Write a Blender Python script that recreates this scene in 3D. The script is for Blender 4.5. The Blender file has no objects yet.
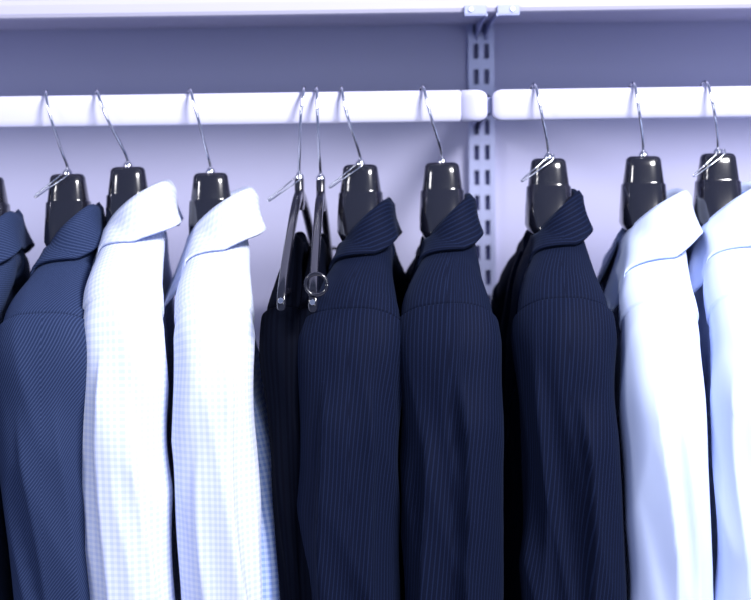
import bpy, math, random
from mathutils import Vector, Matrix, noise

scene = bpy.context.scene
scene.view_settings.view_transform = 'Standard'
scene.view_settings.look = 'None'
scene.view_settings.exposure = 0.12
sin, cos, pi = math.sin, math.cos, math.pi

# ------------------------------------------------------------------ materials
def new_mat(name, col, rough=0.6, metal=0.0, sheen=0.0, spec=0.5):
    m = bpy.data.materials.new(name); m.use_nodes = True
    nt = m.node_tree; b = nt.nodes['Principled BSDF']
    b.inputs['Base Color'].default_value = (*col, 1)
    b.inputs['Roughness'].default_value = rough
    b.inputs['Metallic'].default_value = metal
    b.inputs['Specular IOR Level'].default_value = spec
    if sheen:
        b.inputs['Sheen Weight'].default_value = sheen
        b.inputs['Sheen Roughness'].default_value = 0.5
        b.inputs['Sheen Tint'].default_value = (0.45, 0.6, 1, 1)
    return m, nt, b

def math_node(nt, op, a, b=None):
    n = nt.nodes.new('ShaderNodeMath'); n.operation = op
    for i, v in enumerate((a, b)):
        if v is None: continue
        if isinstance(v, (int, float)): n.inputs[i].default_value = v
        else: nt.links.new(v, n.inputs[i])
    return n.outputs[0]

def uv_sep(nt):
    tc = nt.nodes.new('ShaderNodeTexCoord'); s = nt.nodes.new('ShaderNodeSeparateXYZ')
    nt.links.new(tc.outputs['UV'], s.inputs[0]); return s.outputs[0], s.outputs[1]

def mixcol(nt, fac, c1, c2):
    n = nt.nodes.new('ShaderNodeMix'); n.data_type = 'RGBA'
    nt.links.new(fac, n.inputs[0])
    n.inputs[6].default_value = (*c1, 1); n.inputs[7].default_value = (*c2, 1)
    return n.outputs[2]

def add_bump(nt, b, h, strength, dist):
    n = nt.nodes.new('ShaderNodeBump'); n.inputs['Strength'].default_value = strength
    n.inputs['Distance'].default_value = dist
    nt.links.new(h, n.inputs['Height']); nt.links.new(n.outputs[0], b.inputs['Normal'])

def wool(name, c1, c2, diag, period, duty=0.3, sheen=0.03, spec=.06):
    m, nt, b = new_mat(name, c1, 0.75, sheen=sheen, spec=spec)
    u, v = uv_sep(nt)
    if diag: u = math_node(nt, 'ADD', u, math_node(nt, 'MULTIPLY', v, diag))
    f = math_node(nt, 'FRACT', math_node(nt, 'DIVIDE', u, period))
    st = math_node(nt, 'LESS_THAN', f, duty)
    col = mixcol(nt, st, c1, c2)
    nt.links.new(col, b.inputs['Base Color'])
    add_bump(nt, b, st, 0.2, 0.0004)
    return m

def gingham(name, c0, c1, period):
    m, nt, b = new_mat(name, c0, 0.75, spec=0.25)
    u, v = uv_sep(nt)
    fu = math_node(nt, 'LESS_THAN', math_node(nt, 'FRACT', math_node(nt, 'DIVIDE', u, period)), 0.5)
    fv = math_node(nt, 'LESS_THAN', math_node(nt, 'FRACT', math_node(nt, 'DIVIDE', v, period)), 0.5)
    f = math_node(nt, 'MULTIPLY', math_node(nt, 'ADD', fu, fv), 0.5)
    nt.links.new(mixcol(nt, f, c0, c1), b.inputs['Base Color'])
    return m

def noisy(name, c1, c2, scale, rough, metal=0.0, bump=0.0):
    m, nt, b = new_mat(name, c1, rough, metal)
    tc = nt.nodes.new('ShaderNodeTexCoord'); n = nt.nodes.new('ShaderNodeTexNoise')
    n.inputs['Scale'].default_value = scale; n.inputs['Detail'].default_value = 4
    nt.links.new(tc.outputs['Object'], n.inputs['Vector'])
    nt.links.new(mixcol(nt, n.outputs['Fac'], c1, c2), b.inputs['Base Color'])
    if bump: add_bump(nt, b, n.outputs['Fac'], bump, 0.001)
    return m

M_NAVY = wool('navy_pinstripe_wool', (0.0027, 0.0048, 0.017), (0.0065, 0.0115, 0.036), 0.10, 0.0044, 0.25)
M_BLUE = wool('blue_twill_wool', (0.014, 0.024, 0.066), (0.036, 0.054, 0.125), 0.8, 0.0034, 0.4)
M_BLACK = wool('black_wool', (0.0010, 0.0015, 0.005), (0.0016, 0.0025, 0.007), 0.0, 0.005, 0.5, 0.0, .03)
M_LINING = new_mat('jacket_lining', (0.010, 0.013, 0.04), 0.45)[0]
M_GING = gingham('gingham_cotton', (0.70, 0.74, 0.88), (0.53, 0.60, 0.84), 0.0066)
M_GING_SHADE = gingham('gingham_cotton_shaded', (0.56, 0.66, 0.90), (0.28, 0.40, 0.80), 0.0066)  # bluer, darker gingham copy: shade on a shirt body put into colour
M_WHITE = noisy('white_cotton', (0.55, 0.64, 0.92), (0.59, 0.68, 0.94), 30, 0.75)
M_SHIRTIN = new_mat('collar_band_and_shade_blue', (0.14, 0.26, 0.72), 0.8)[0]  # blue inner band; also colours in shade beneath the collar leaf
M_BUTTON = new_mat('button_pearl', (0.7, 0.72, 0.8), 0.3)[0]
M_DBUTTON = new_mat('button_dark', (0.01, 0.012, 0.03), 0.3)[0]
M_PLASTIC = new_mat('black_gloss_plastic', (0.009, 0.009, 0.016), 0.15, spec=.9)[0]
M_CHROME = noisy('chrome_wire', (0.62, 0.63, 0.70), (0.75, 0.75, 0.8), 40, 0.16, 1.0)
M_RAIL = noisy('rail_enamel', (0.52, 0.52, 0.70), (0.55, 0.55, 0.72), 8, 0.4)
M_WALL = noisy('wall_paint', (0.42, 0.425, 0.61), (0.46, 0.46, 0.65), 3, 0.8, bump=0.1)
M_SHELF = noisy('shelf_laminate', (0.48, 0.47, 0.60), (0.51, 0.50, 0.63), 4, 0.5)
M_STEEL = noisy('standard_steel', (0.36, 0.39, 0.60), (0.40, 0.43, 0.65), 12, 0.4, 0.2)
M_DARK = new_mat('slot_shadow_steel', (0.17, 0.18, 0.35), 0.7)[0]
M_FLOOR = noisy('floor_tile', (0.45, 0.44, 0.55), (0.5, 0.49, 0.6), 5, 0.4)

# ------------------------------------------------------------------ mesh builder
class MB:
    def __init__(s): s.v=[]; s.f=[]; s.uv=[]; s.m=[]; s.sm=[]; s.mats=[]
    def mi(s, mat):
        if mat not in s.mats: s.mats.append(mat)
        return s.mats.index(mat)
    def grid(s, rings, mat, closed=True, cap0=False, cap1=False, smooth=True):
        n=len(rings[0]); base=len(s.v); k=s.mi(mat)
        for r in rings: s.v.extend([tuple(p) for p in r])
        cen=[sum((Vector(p) for p in r), Vector())/n for r in rings]
        vs=[0.0]
        for i in range(1,len(rings)): vs.append(vs[-1]+(cen[i]-cen[i-1]).length)
        r=rings[len(rings)//2]
        cum=[0.0]
        for j in range(n if closed else n-1): cum.append(cum[-1]+(Vector(r[(j+1)%n])-Vector(r[j])).length)
        m=n if closed else n-1
        for i in range(len(rings)-1):
            for j in range(m):
                j2=(j+1)%n
                s.f.append((base+i*n+j, base+i*n+j2, base+(i+1)*n+j2, base+(i+1)*n+j))
                u0=cum[j]; u1=cum[j+1]
                s.uv.append([(u0,vs[i]),(u1,vs[i]),(u1,vs[i+1]),(u0,vs[i+1])])
                s.m.append(k); s.sm.append(smooth)
        if cap0:
            s.f.append(tuple(base+j for j in reversed(range(n)))); s.uv.append([(0,0)]*n); s.m.append(k); s.sm.append(False)
        if cap1:
            b2=base+(len(rings)-1)*n
            s.f.append(tuple(b2+j for j in range(n))); s.uv.append([(0,0)]*n); s.m.append(k); s.sm.append(False)
    def box(s, x0,x1,y0,y1,z0,z1,mat,bev=0.0):
        b=bev
        def ring(z,i): return [(x0+i+b,y0+i,z),(x1-i-b,y0+i,z),(x1-i,y0+i+b,z),(x1-i,y1-i-b,z),(x1-i-b,y1-i,z),(x0+i+b,y1-i,z),(x0+i,y1-i-b,z),(x0+i,y0+i+b,z)]
        if b>0: s.grid([ring(z0,b),ring(z0+b*.3,b*.3),ring(z0+b,0),ring(z1-b,0),ring(z1,b)],mat,True,True,True,smooth=False)
        else:
            r=lambda z:[(x0,y0,z),(x1,y0,z),(x1,y1,z),(x0,y1,z)]
            s.grid([r(z0),r(z1)],mat,True,True,True,smooth=False)
    def tube(s, pts, r, mat, seg=10, sub=8, ball=False):
        P=catmull(pts, sub); rings=[]
        ref=Vector((1,0.13,0.07)).normalized()
        for i,p in enumerate(P):
            t=(P[min(i+1,len(P)-1)]-P[max(i-1,0)]).normalized()
            a=ref-t*ref.dot(t)
            if a.length<1e-3: a=Vector((0,1,0))-t*t.y
            a.normalize(); b=t.cross(a); ref=a
            rings.append([p+(a*cos(2*pi*j/seg)+b*sin(2*pi*j/seg))*r for j in range(seg)])
        s.grid(rings,mat,True,True,True)
        if ball: s.ball(P[-1], r*1.7, mat)
    def ball(s,c,r,mat,n=10):
        c=Vector(c); rings=[]
        for i in range(n+1):
            a=pi*i/n; rr=max(sin(a),0.02)*r
            rings.append([c+Vector((rr*cos(2*pi*j/n),rr*sin(2*pi*j/n),-r*cos(a))) for j in range(n)])
        s.grid(rings,mat,True,True,True)
    def disc(s,c,axis,r,h,mat,n=16):
        c=Vector(c); ax=Vector(axis).normalized()
        a=ax.orthogonal().normalized(); b=ax.cross(a)
        R=lambda rr,o:[c+ax*o+(a*cos(2*pi*j/n)+b*sin(2*pi*j/n))*rr for j in range(n)]
        s.grid([R(r,0),R(r,h*.7),R(r*.85,h)],mat,True,True,True)
    def obj(s,name,loc=(0,0,0),rz=0.0):
        me=bpy.data.meshes.new(name); me.from_pydata(s.v,[],s.f)
        for m in s.mats: me.materials.append(m)
        ul=me.uv_layers.new(name='UVMap'); li=0
        for pi_,f in enumerate(me.polygons):
            f.material_index=s.m[pi_]; f.use_smooth=s.sm[pi_]
            for q in s.uv[pi_]:
                ul.data[li].uv=q; li+=1
        me.update()
        o=bpy.data.objects.new(name,me); scene.collection.objects.link(o)
        o.location=loc; o.rotation_euler=(0,0,rz)
        import bmesh
        bm=bmesh.new(); bm.from_mesh(me); bmesh.ops.recalc_face_normals(bm,faces=bm.faces); bm.to_mesh(me); bm.free()
        return o

def catmull(pts, sub):
    P=[Vector(p) for p in pts]; P=[P[0]*2-P[1]]+P+[P[-1]*2-P[-2]]; out=[]
    for i in range(1,len(P)-2):
        for k in range(sub):
            t=k/sub; a,b,c,d=P[i-1],P[i],P[i+1],P[i+2]
            out.append(0.5*((2*b)+(-a+c)*t+(2*a-5*b+4*c-d)*t*t+(-a+3*b-3*c+d)*t**3))
    out.append(P[-2]); return out

def interp(tab, x):
    if x<=tab[0][0]: return tab[0][1]
    for (x0,y0),(x1,y1) in zip(tab,tab[1:]):
        if x<=x1:
            t=(x-x0)/(x1-x0); return y0+(y1-y0)*t
    return tab[-1][1]
def sstep(a,b,x):
    t=max(0,min(1,(x-a)/(b-a))); return t*t*(3-2*t)
def spow(c,e): return math.copysign(abs(c)**e,c)

# ------------------------------------------------------------------ garment
# local axes: x = thickness along the rail (front of garment is -x), -y = near shoulder, z up (0 = collar crease at back)
def garment(name, X, z0, yaw, kind, mat, hw=0.050, hwb=0.052, drift=0.0, bodyD=0.046, bdrift=0.0,
            seed=0, folds=0.0045, inner=M_LINING, sleeves=True, collar=True, length=0.74, neckw=0.029, drop=0.0, shs=1.0, cp=.078, cps=.45, cpo=.03, bmat=None, cr=None):
    mb=MB(); sd=Vector((seed*7.3,seed*3.1,seed*1.7)); rnd=random.Random(seed)
    shirt = kind=='shirt'
    nsh = .007 if kind!='blouse' else 0
    if cr is None:
        cr=[(rnd.uniform(-.01,.02),rnd.uniform(-.005,.03),-.17-rnd.random()*.05,.006,.016,rnd.choice((-1,1))),
            (rnd.uniform(-.035,-.01),rnd.uniform(-.03,.0),-.22-rnd.random()*.08,.005,.014,rnd.choice((-1,1)))]
    sc=hw/.05
    top=[(.030,-.040),(.060,-.050),(.090,-.064),(.120,-.077),(.150,-.092),(.176,-.110),(.195,-.133),(.206,-.168),(.211,-.22),(.213,-.30),(.212,-.40),(.209,-.50),(.206,-.62)]
    top=[(s*shs, z-(drop*sstep(.03,.2,s))) for s,z in top]
    def fold(p, amt, nrm):
        q=Vector((p.x*13+p.z*2.5, p.y*11, p.z*2.2))+sd
        a=noise.noise(q)
        ridge=1-abs(noise.noise(q*1.9+Vector((5,3,1))))*2.4
        return p+nrm*(a*2.0+ridge*.8-.4)*amt
    def crease(p,nrm):
        d=0
        for x0,x1,zt,dep,w,sg in cr:
            if p.z>zt: continue
            xk=(x0+(x1-x0)*(zt-p.z)/.35)*sc+.006*sin(p.z*14+seed)
            q=(p.x-xk)*sg
            d+=1.9*dep*sc*sstep(0,.07,zt-p.z)*(math.exp(-q/w) if q>0 else math.exp(q/.004))
        return p+nrm*d
    path=catmull([(0,s,z) for s,z in top],14)
    L=[0.0]
    for a,b in zip(path,path[1:]): L.append(L[-1]+(b-a).length)
    def at(l):
        for i in range(1,len(L)):
            if l<=L[i]:
                t=(l-L[i-1])/(L[i]-L[i-1]); return path[i-1].lerp(path[i],t)
        return path[-1]
    Ls=0.164*shs
    tot=L[-1] if sleeves else Ls+0.012
    atab=[(0,neckw),(.035,neckw*1.04),(.06,neckw+(hw-neckw)*.22),(.10,neckw+(hw-neckw)*.56),(.135,neckw+(hw-neckw)*.86),(.16,hw*.98),(.20,hw*1.02),(.26,hw*1.0),(.34,hw*.97),(L[-1],hwb)]
    def yoke_z(x,s):     # height of the shoulder surface, used to lay the collar on it
        if s<.03: return -9
        l=(s-.03)*1.1; a=interp(atab,l)*1.02; x=x-nsh*(1-sstep(.02,.13,l))
        if abs(x)>=a: return -9
        return interp(top,s)-.026*(1-math.sqrt(1-(x/a)**2))
    samples=[i*.008 for i in range(int(tot/.008))]+[tot]
    samples+= [Ls-.009+.0015*i for i in range(13)]
    samples=sorted(set(x for x in samples if 0<=x<=tot))
    N=112
    for side in (1,-1):
        rings=[]
        for l in samples:
            p=at(l); q=at(min(l+.006,L[-1])); q0=at(max(l-.006,0))
            tg=(q-q0).normalized(); n=Vector((0,-tg.z,tg.y))
            if n.z<0 and n.y<0: n=-n
            a=interp(atab,l)
            b=interp([(0,.024),(.10,.028),(.17,.036),(.24,.040),(.40,.034),(L[-1],.028)],l)
            if kind=='blouse': b=min(b,.018)
            off=0.0
            if abs(l-Ls)<.02: off-= .0034*math.exp(-((l-Ls)/.0020)**2)
            if sleeves: off+= (.0045 if not shirt else -.0022)*sstep(Ls,Ls+.004,l)*(1-sstep(Ls+.04,Ls+.12,l))
            cx=drift*sstep(.16,L[-1],l)+nsh*(1-sstep(.02,.13,l))
            amt=folds*sstep(Ls-.02,Ls+.16,l)+folds*.22*sstep(.04,.1,l)
            r=[]
            ex=.85+.20*sstep(Ls+.05,Ls+.25,l)*(1 if shirt else .6)
            for j in range(N):
                ph=2*pi*j/N
                cc=spow(cos(ph),ex); ss=spow(sin(ph),ex)
                o=Vector((ss*a, 0,0))+n*(b*cc-b)
                out=(Vector((ss*b,0,0))+n*(cc*a)).normalized()
                pt=Vector((cx,p.y,p.z))+o
                pt=fold(pt,amt,out)+out*off
                if cc>0: pt=crease(pt,out*min(1,cc*2.5))
                r.append(Vector((pt.x,-pt.y*side,pt.z)))
            rings.append(r)
        mb.grid(rings,mat,True,True,True)
        if sleeves and shirt:
            crr=[[Vector(((q.x-drift)*s_+drift, (q.y+side*.18)*1.0-side*.18, q.z+dz)) for q in rings[-1]] for dz,s_ in ((.06,1.02),(.058,1.05),(-.008,1.05),(-.010,1.0))]
            mb.grid(crr,mat,True,False,True)
        if sleeves and kind=='jacket':
            for i in range(3):
                q=rings[-2-2*i][21]; mb.disc(q,(1,-side*.6,0),.006,.002,M_DBUTTON)
    # --- body
    Wt=[(-.715,.190),(-.45,.178),(-.30,.170),(-.20,.172),(-.16,.168),(-.135,.158),(-.115,.140),(-.095,.111),(-.078,.080),(-.062,.048),(-.052,.034)]
    Wt=[(z-(drop if w>.1 else 0),w*shs) for z,w in Wt]; Wt.sort()
    bm_=min(bodyD,hw)
    Dt=[(-.72,bodyD*1.08),(-.3,bodyD),(-.18,bm_*.95),(-.12,bm_*.82),(-.09,bm_*.70),(-.065,neckw),(-.05,neckw*.9)]
    def body(z,ph):
        W=interp(Wt,z); D=interp(Dt,z)
        cx=bdrift*sstep(.12,.42,-z)+nsh*(1-sstep(.05,.11,-z))
        x=-spow(cos(ph),.8)*D+cx; s=spow(sin(ph),.8)*W
        p=Vector((x,-s,z)); out=Vector((-cos(ph)*W,-sin(ph)*D,0)).normalized()
        return fold(p,folds*1.3*sstep(.08,.22,-z),out), out
    zs=[-.052-.006*i for i in range(20)]; z=zs[-1]
    while z>-length: z-=.015; zs.append(z)
    NB=96
    rings=[[body(z,2*pi*j/NB)[0] for j in range(NB)] for z in zs]
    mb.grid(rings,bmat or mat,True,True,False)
    r=rings[-1]; mb.grid([r,[Vector((q.x*.92,q.y*.985,q.z+.001)) for q in r],[Vector((q.x*.85,q.y*.97,q.z+.10)) for q in r]],inner,True,False,True)
    def strip(za,zb,f0,f1,off,m,n=8):
        rr=[]; K=40
        for i in range(K+1):
            z=za+(zb-za)*i/K; W=interp(Wt,z); s0,s1=f0(i/K),f1(i/K)
            o=[];q=[]
            for j in range(n+1):
                s=s0+(s1-s0)*j/n
                v=max(-1,min(1,s/W)); ph=math.asin(spow(v,1/.8))
                p,nn=body(z,ph); o.append(p+nn*off); q.append(p-nn*.002)
            rr.append(o+q[::-1])
        mb.grid(rr,m,True,True,True)
    if shirt:
        strip(-.10,-length+.004,lambda t:-.017,lambda t:.017,.0022,mat)
        for i in range(6):
            z=-.14-i*.095; p,nn=body(z,0); mb.disc(p+nn*.0020,nn,.0055,.002,M_BUTTON)
    elif kind=='jacket':
        for sg in (1,-1):
            strip(-.075,-.36,lambda t:sg*(.030*(1-t)),lambda t:sg*(.030*(1-t)+.055*min(1,t*3+.5)*(1-t**3)),.004,mat)
        for z in (-.38,-.48):
            p,nn=body(z,0.05); mb.disc(p+nn*.001,nn,.009,.003,M_DBUTTON)
    # --- collar : folded band swept round the neck, the fall resting on the shoulders
    if collar:
        if shirt: tc,rt,rs,th1,zf,fb,ff,zp=.012,.038,.054,160,-.060,.044,cp,2.2
        else:     tc,rt,rs,th1,zf,fb,ff,zp=.0040,.0300,.056,152,-.066,.038,.052,1.7
        K=88; rings=[]; under=[]; th=.0017 if shirt else .0026
        for i in range(K+1):
            p=-1+2*i/K; a=math.radians(th1)*p; ap=abs(p)
            c=Vector((tc+rt*cos(a),-rs*sin(a),zf*ap**zp-.010*math.exp(-(ap/.16)**2)))
            out=Vector((cos(a)*rs,-sin(a)*rt,0)).normalized()
            st=.5 if shirt else .6
            if ap>st: out=(out+Vector((0,-math.copysign(1.3,p)*(ap-st)*2.2,0))).normalized()
            gp=sstep(cps,.97,ap)
            outd=.0040+(.034 if shirt else .028)*sin(a)**2+(.010 if shirt else 0.004)*ap+(cpo if shirt else .014)*gp
            dr=fb+(ff-fb)*gp
            fwd=Vector((-.012,0,0))*sstep(.70,1,ap) if shirt else Vector()
            cl=[(-.004,-.034),(-.002,-.016),(-.0008,-.004),(.0006,.0),(.0022,-.004)]
            for f_ in (.12,.24,.36,.48,.6,.72,.84,.94,1.0): cl.append((.0022+(outd-.0022)*f_**1.15,-.004-(dr-.004)*f_))
            ins=[];outs=[]
            for m_ in range(len(cl)):
                x0,y0=cl[max(m_-1,0)]; x1,y1=cl[min(m_+1,len(cl)-1)]
                tx,ty=x1-x0,y1-y0; ln=math.hypot(tx,ty); nx,ny=-ty/ln,tx/ln
                px,py=cl[m_]; w=m_/(len(cl)-1)
                A=c+out*(px+nx*th)+Vector((0,0,py+ny*th))+fwd*w
                B=c+out*(px-nx*th)+Vector((0,0,py-ny*th))+fwd*w
                if m_>4:
                    lift=max(0,yoke_z(B.x,abs(B.y))+.0025-B.z)
                    A.z+=lift; B.z+=lift
                outs.append(A); ins.append(B)
            rings.append(outs+ins[::-1]); under.append([q-out*.0005-Vector((0,0,.0005)) for q in ins[4:-1]])
        mb.grid(rings,mat,True,True,True)
        if shirt:
            mb.grid(under,inner,False)  # sheet under the leaf, its colour standing in for shade
            band=[]
            for i in range(K+1):
                p=-1+2*i/K; a=math.radians(th1)*p
                c=Vector((tc+rt*cos(a),-rs*sin(a),zf*abs(p)**zp-.010*math.exp(-(abs(p)/.16)**2))); out=Vector((cos(a)*rs,-sin(a)*rt,0)).normalized()
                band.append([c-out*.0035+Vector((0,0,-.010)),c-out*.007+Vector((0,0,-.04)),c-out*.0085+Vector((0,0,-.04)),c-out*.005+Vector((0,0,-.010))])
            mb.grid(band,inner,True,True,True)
    return mb.obj(name,(X,0,z0),yaw)

# ------------------------------------------------------------------ hangers
RZ=1.70
def ring_se(cx,cy,z,a,b,e=.5,n=40):
    return [Vector((cx+a*spow(cos(2*pi*j/n),e),cy+b*spow(sin(2*pi*j/n),e),z)) for j in range(n)]

def hook(mb, zt, lean, tail=-.006):
    mb.tube([(0,0,zt-.006),(0,0,zt+.008),(lean*.22,-.010,zt+.026),(lean*.60,-.0215,RZ-.012),(lean*.85,-.0185,RZ+.008),
             (lean*.98,-.010,RZ+.0200),(lean+tail*.2,.000,RZ+.0232),(lean+tail*.5,.011,RZ+.0195),(lean+tail*.8,.0195,RZ+.006),(lean+tail,.021,RZ-.008)],.0017,M_CHROME,ball=True)
    mb.grid([ring_se(0,0,zt+h,r,r,1,16) for h,r in ((-.004,.005),(.002,.005),(.004,.0035),(.006,.002))],M_CHROME,True,False,True)

def tagwire(mb, z):
    P=[(-.004,-.016,z+.004),(-.016,-.022,z-.006),(-.030,-.026,z-.017),(-.033,-.027,z-.020),(-.030,-.028,z-.020),(-.014,-.026,z-.009),(.002,-.020,z+.002),(.004,-.016,z+.008),(-.003,-.015,z+.006)]
    mb.tube(P,.0008,M_CHROME,8,6)

def wide_hanger(X, z0, yaw, lean, zt, tag=False):
    mb=MB(); t=zt
    prof=[(.0,.0135,.010),(-.0012,.0172,.0135),(-.004,.0192,.0160),(-.011,.0202,.0180),(-.028,.0226,.022),(-.0305,.0228,.0225),(-.032,.0246,.0244),(-.060,.0262,.034),(-.075,.0262,.045),(-.085,.021,.050)]
    mb.grid([ring_se(0,0,t+dz,a,b,.66,56) for dz,a,b in prof],M_PLASTIC,True,True,True)
    for side in (1,-1):
        pts=catmull([(0,s,z0+z-.006) for s,z in [(.02,-.050),(.05,-.056),(.09,-.072),(.12,-.088),(.15,-.106),(.168,-.126),(.180,-.146)]],6)
        rings=[]
        for i,p in enumerate(pts):
            k=i/(len(pts)-1); a=.017+.009*k; b=.007+.002*k
            if i==len(pts)-1: a*=.7;b*=.5
            rings.append([Vector((a*spow(cos(2*pi*j/28),.7),-side*p.y,p.z-b+b*spow(sin(2*pi*j/28),.7)-.002)) for j in range(28)])
        mb.grid(rings,M_PLASTIC,True,True,True)
    hook(mb,t,lean)
    if tag: tagwire(mb,t-.004)
    return mb.obj('clothes_hanger',(X,0,0),yaw)

def slim_hanger(X, yaw, lean, zt, tag=False):
    mb=MB(); t=zt
    prof=[(0,.004,.008),(-.002,.0050,.010),(-.02,.0052,.012),(-.03,.0052,.016),(-.036,.0045,.018)]
    mb.grid([ring_se(0,0,t+dz,a,b,.6,28) for dz,a,b in prof],M_PLASTIC,True,True,True)
    for side in (1,-1):
        pts=catmull([(0,s,t+z) for s,z in [(.006,-.018),(.04,-.028),(.08,-.046),(.13,-.072),(.17,-.095),(.195,-.112),(.205,-.126)]],6)
        rings=[]
        for i,p in enumerate(pts):
            a=.0046; b=.0065
            if i==len(pts)-1: a*=.6;b*=.6
            rings.append([Vector((a*spow(cos(2*pi*j/24),.6),-side*p.y,p.z+b*spow(sin(2*pi*j/24),.6))) for j in range(24)])
        mb.grid(rings,M_PLASTIC,True,True,True)
        c=Vector((0.004,-side*.196,t-.098))
        loop=[c+Vector((.011*cos(q*pi/6),-side*.006,-.004+.011*sin(q*pi/6))) for q in range(13)]
        if X>-.07: mb.tube(loop,.0020,M_PLASTIC,8,4)
        mb.disc((0,-side*.205,t-.120),(0,-side,0.2),.003,.003,M_CHROME)
    mb.tube([(0,-.190,t-.114),(0,-.1,t-.117),(0,.1,t-.117),(0,.190,t-.114)],.004,M_PLASTIC)
    hook(mb,t,lean)
    if tag: tagwire(mb,t-.004)
    return mb.obj('slim_hanger',(X,0,0),yaw)

def zof(v): return 1.596+(200-v)/885.0
G=[
 ('suit_jacket',-.437,202,.006,'jacket',M_BLUE,dict(hw=.030,hwb=.030,bodyD=.026,seed=11,folds=.002),-.010,1.628,False),
 ('suit_jacket',-.345,196,.002,'jacket',M_BLUE,dict(hw=.050,hwb=.050,bodyD=.042,seed=1,drift=-.002,cr=[(.02,.028,-.19,.004,.014,-1),(-.02,.0,-.2,.004,.016,1)]),-.020,1.630,True),
 ('dress_shirt',-.277,176,.016,'shirt',M_GING,dict(hw=.043,hwb=.044,bodyD=.034,seed=2,inner=M_SHIRTIN,folds=.0045,neckw=.033,drift=-.001,cp=.060,cpo=.012,cr=[(.012,.034,-.20,.006,.018,-1),(-.02,-.028,-.15,.004,.016,1)]),-.031,1.637,False),
 ('dress_shirt',-.184,184,.020,'shirt',M_GING,dict(hw=.043,hwb=.043,bodyD=.068,bdrift=.030,seed=3,inner=M_SHIRTIN,folds=.0045,neckw=.033,drift=-.003,cp=.082,cpo=.030,bmat=M_GING_SHADE,cr=[(.010,.030,-.15,.008,.020,-1),(-.02,-.015,-.25,.004,.014,1)]),-.020,1.629,False),
 ('suit_jacket',-.015,195,-.013,'jacket',M_NAVY,dict(hw=.052,hwb=.055,bodyD=.045,seed=4,cr=[(.015,.030,-.18,.006,.018,-1),(-.03,-.02,-.16,.005,.02,1)]),-.019,1.636,True),
 ('suit_jacket',.077,192,-.003,'jacket',M_NAVY,dict(hw=.051,hwb=.050,bodyD=.046,seed=5,drift=.003,cr=[(.004,.022,-.17,.009,.022,1),(-.03,-.02,-.22,.005,.02,1)]),-.020,1.637,False),
 ('suit_jacket',.197,189,.000,'jacket',M_NAVY,dict(hw=.050,hwb=.057,bodyD=.050,seed=6,drift=.006,cr=[(.008,.026,-.20,.009,.020,1),(-.03,-.022,-.16,.005,.02,-1)]),-.015,1.640,True),
 ('dress_shirt',.304,192,-.008,'shirt',M_WHITE,dict(hw=.042,hwb=.047,bodyD=.042,seed=7,inner=M_LINING,neckw=.033,folds=.0045,drift=.005,cp=.104,cps=.35,cpo=.055,cr=[(-.005,.012,-.16,.007,.018,-1),(.02,.034,-.19,.006,.012,1)]),-.011,1.641,False),
 ('dress_shirt',.388,186,.002,'shirt',M_WHITE,dict(hw=.044,hwb=.046,bodyD=.038,seed=8,inner=M_SHIRTIN,neckw=.033,folds=.0045,drift=.004,cp=.085,cps=.4,cpo=.035,cr=[(-.02,-.01,-.16,.008,.018,-1)]),-.014,1.643,True),
]
for nm,X,vc,dx,kind,mat,kw,lean,zt,tag in G:
    yaw=math.asin(dx/.2); z0=zof(vc)
    garment(nm,X,z0,yaw,kind,mat,**kw)
    wide_hanger(X,z0,yaw,lean,zt,tag)
for X,dx,lean,zt,tag,hw,sd,bd in ((-.084,-.012,.008,1.622,True,.021,21,.014),(-.060,-.004,-.002,1.620,False,.020,22,.002)):
    yaw=math.asin(dx/.2)
    slim_hanger(X,yaw,lean,zt,tag)
    garment('black_blouse',X-.003,zt-.022,yaw,'blouse',M_BLACK,hw=hw,hwb=hw*.6,drift=bd,bodyD=hw*.9,seed=sd,sleeves=True,collar=False,length=.60,neckw=.009,folds=.003,shs=.90,bdrift=bd)

# ------------------------------------------------------------------ rail, standards, shelf, room
def rail(x0,x1,rr):
    mb=MB(); H=.0178; T=.0085; rings=[]
    R=.012
    def sec(x,sc_h,sc_t):
        return [Vector((x,T*sc_t*spow(cos(2*pi*j/32),.45),RZ+H*sc_h*spow(sin(2*pi*j/32),.45))) for j in range(32)]
    xs=[]
    for i in range(7):
        a=pi/2*i/6; xs.append((x0+R*(1-cos(a)), .55+.45*sin(a)))
    for x,s in xs: rings.append(sec(x,s,s))
    for xx in rr:
        rings+= [sec(xx-.0012,1,1),sec(xx-.0008,.93,.80),sec(xx+.0008,.93,.80),sec(xx+.0012,1,1)]
    for x,s in xs[::-1]: rings.append(sec(x1-(x-x0),s,s))
    rings.sort(key=lambda r:r[0].x)
    mb.grid(rings,M_RAIL,True,True,True)
    return mb.obj('hanging_rail')
rail(-.758,.1285,[.099])
rail(.134,1.034,[])

WY=.28
def standard(X):
    mb=MB(); z0,z1=.15,2.35; y0,y1=WY-.014,WY
    w=.0165
    mb.box(X-w,X-w+.0065,y0,y1,z0,z1,M_STEEL); mb.box(X+w-.0065,X+w,y0,y1,z0,z1,M_STEEL)
    mb.box(X-.0035,X+.0035,y0,y1-.004,z0,z1,M_STEEL)
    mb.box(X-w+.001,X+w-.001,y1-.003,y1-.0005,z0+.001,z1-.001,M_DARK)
    z=z0
    while z<z1-.01:
        mb.box(X-w+.005,X+w-.005,y0+.0003,y0+.002,z,z+.013,M_STEEL); z+=.032
    return mb.obj('slotted_wall_standard')
for X in (.1385,-.762,1.038): standard(X)

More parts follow.
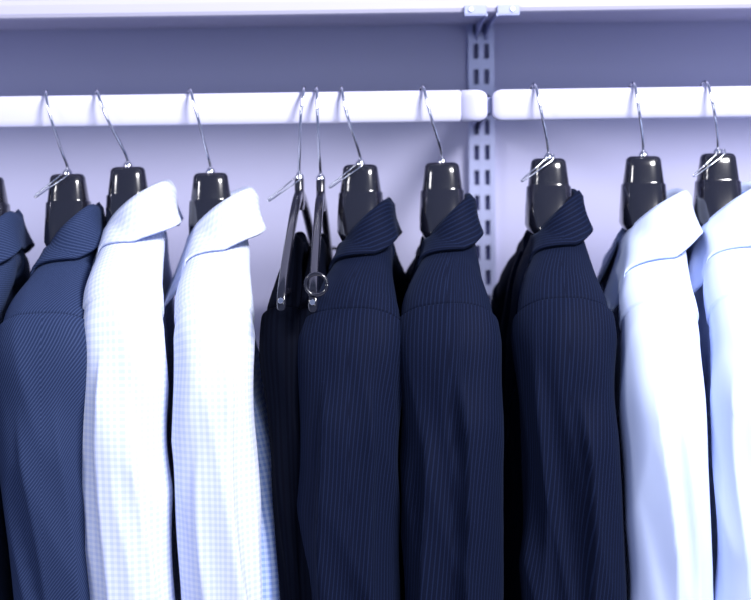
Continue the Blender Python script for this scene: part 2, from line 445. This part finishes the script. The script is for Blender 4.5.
def bracket(X):
    mb=MB()
    for dx in (-.0045,.0045):
        prof=[(WY-.010,1.675,1.720),(WY-.04,1.680,1.714),(.12,1.688,1.712),(.012,1.690,1.710)]
        mb.grid([[Vector((X+dx-.0012,y,a)),Vector((X+dx+.0012,y,a)),Vector((X+dx+.0012,y,b)),Vector((X+dx-.0012,y,b))] for y,a,b in prof],M_STEEL,True,True,True,smooth=False)
    mb.box(X-.022,X+.022,.0095,.0125,1.691,1.709,M_STEEL,.001)
    return mb.obj('rail_bracket')
for X in (.1315,-.768,1.040): bracket(X)
SZ=1.807; SF=.06
def shelf_bracket(X):
    mb=MB(); zt=SZ-.0005
    for sg in (-1,1):
        a=X+sg*.006
        mb.grid([[Vector((a-.0010,y,b)),Vector((a+.0010,y,b)),Vector((a+.0010,y,zt)),Vector((a-.0010,y,zt))] for y,b in ((WY-.010,1.784),(WY-.03,1.792),(.15,1.800),(SF-.004,1.803))],M_STEEL,True,True,True,smooth=False)
        x0,x1=(a,a+sg*.026) if sg>0 else (a+sg*.026,a)
        mb.box(x0,x1,SF-.004,SF+.03,zt-.003,zt,M_STEEL,.0008)
        mb.box(x0,x1,SF-.004,SF-.001,zt-.002,zt+.009,M_STEEL,.0008)
        mb.disc((a+sg*.018,SF-.004,zt+.0045),(0,-1,0),.003,.002,M_CHROME)
    return mb.obj('shelf_bracket')
for X in (.1385,-.762,1.038): shelf_bracket(X)

mb=MB(); mb.box(-1.2,1.5,SF,WY-.001,SZ,SZ+.022,M_SHELF,.006); mb.obj('wall_shelf')
mb=MB(); mb.box(-3,3,WY,WY+.1,0,3.0,M_WALL); mb.obj('wall_back')
mb=MB(); mb.box(-3,3,-4,WY+.1,-.1,0,M_FLOOR); mb.obj('floor')
mb=MB(); mb.box(-3,3,WY-.015,WY,0,.1,M_SHELF,.003); mb.obj('baseboard_back')

# ------------------------------------------------------------------ light
w=bpy.data.worlds.new('World'); scene.world=w; w.use_nodes=True
w.node_tree.nodes['Background'].inputs[0].default_value=(.45,.58,1,1)
w.node_tree.nodes['Background'].inputs[1].default_value=.38
def area(name,loc,tgt,size,power,col):
    l=bpy.data.lights.new(name,'AREA'); l.shape='RECTANGLE'; l.size=size[0]; l.size_y=size[1]; l.energy=power; l.color=col
    o=bpy.data.objects.new(name,l); scene.collection.objects.link(o); o.location=loc
    o.rotation_euler=(Vector(tgt)-Vector(loc)).to_track_quat('-Z','Y').to_euler(); return o
area('ceiling_light_panel',(1.2,-1.5,3.0),(0,0,1.45),(.7,.5),98,(1,.98,1))
area('ceiling_light_panel.001',(-1.9,-1.6,2.7),(0,0,1.4),(.4,.4),18,(1,.98,1))
area('front_fill_light',(.9,-3.6,2.1),(0,0,1.7),(1.2,1.4),30,(.88,.92,1))  # added fill from behind the camera, softens the shelf shadow

# ------------------------------------------------------------------ camera
cd=bpy.data.cameras.new('camera'); cam=bpy.data.objects.new('camera',cd); scene.collection.objects.link(cam)
cd.sensor_width=36; cd.lens=1770*36/751
cam.matrix_world=Matrix.Translation((0,-2.0,1.67))@Matrix.Rotation(math.radians(90-5.36),4,'X')@Matrix.Rotation(math.radians(-.8),4,'Z')
cd.dof.use_dof=True; cd.dof.focus_distance=1.84; cd.dof.aperture_fstop=4.0
scene.camera=cam
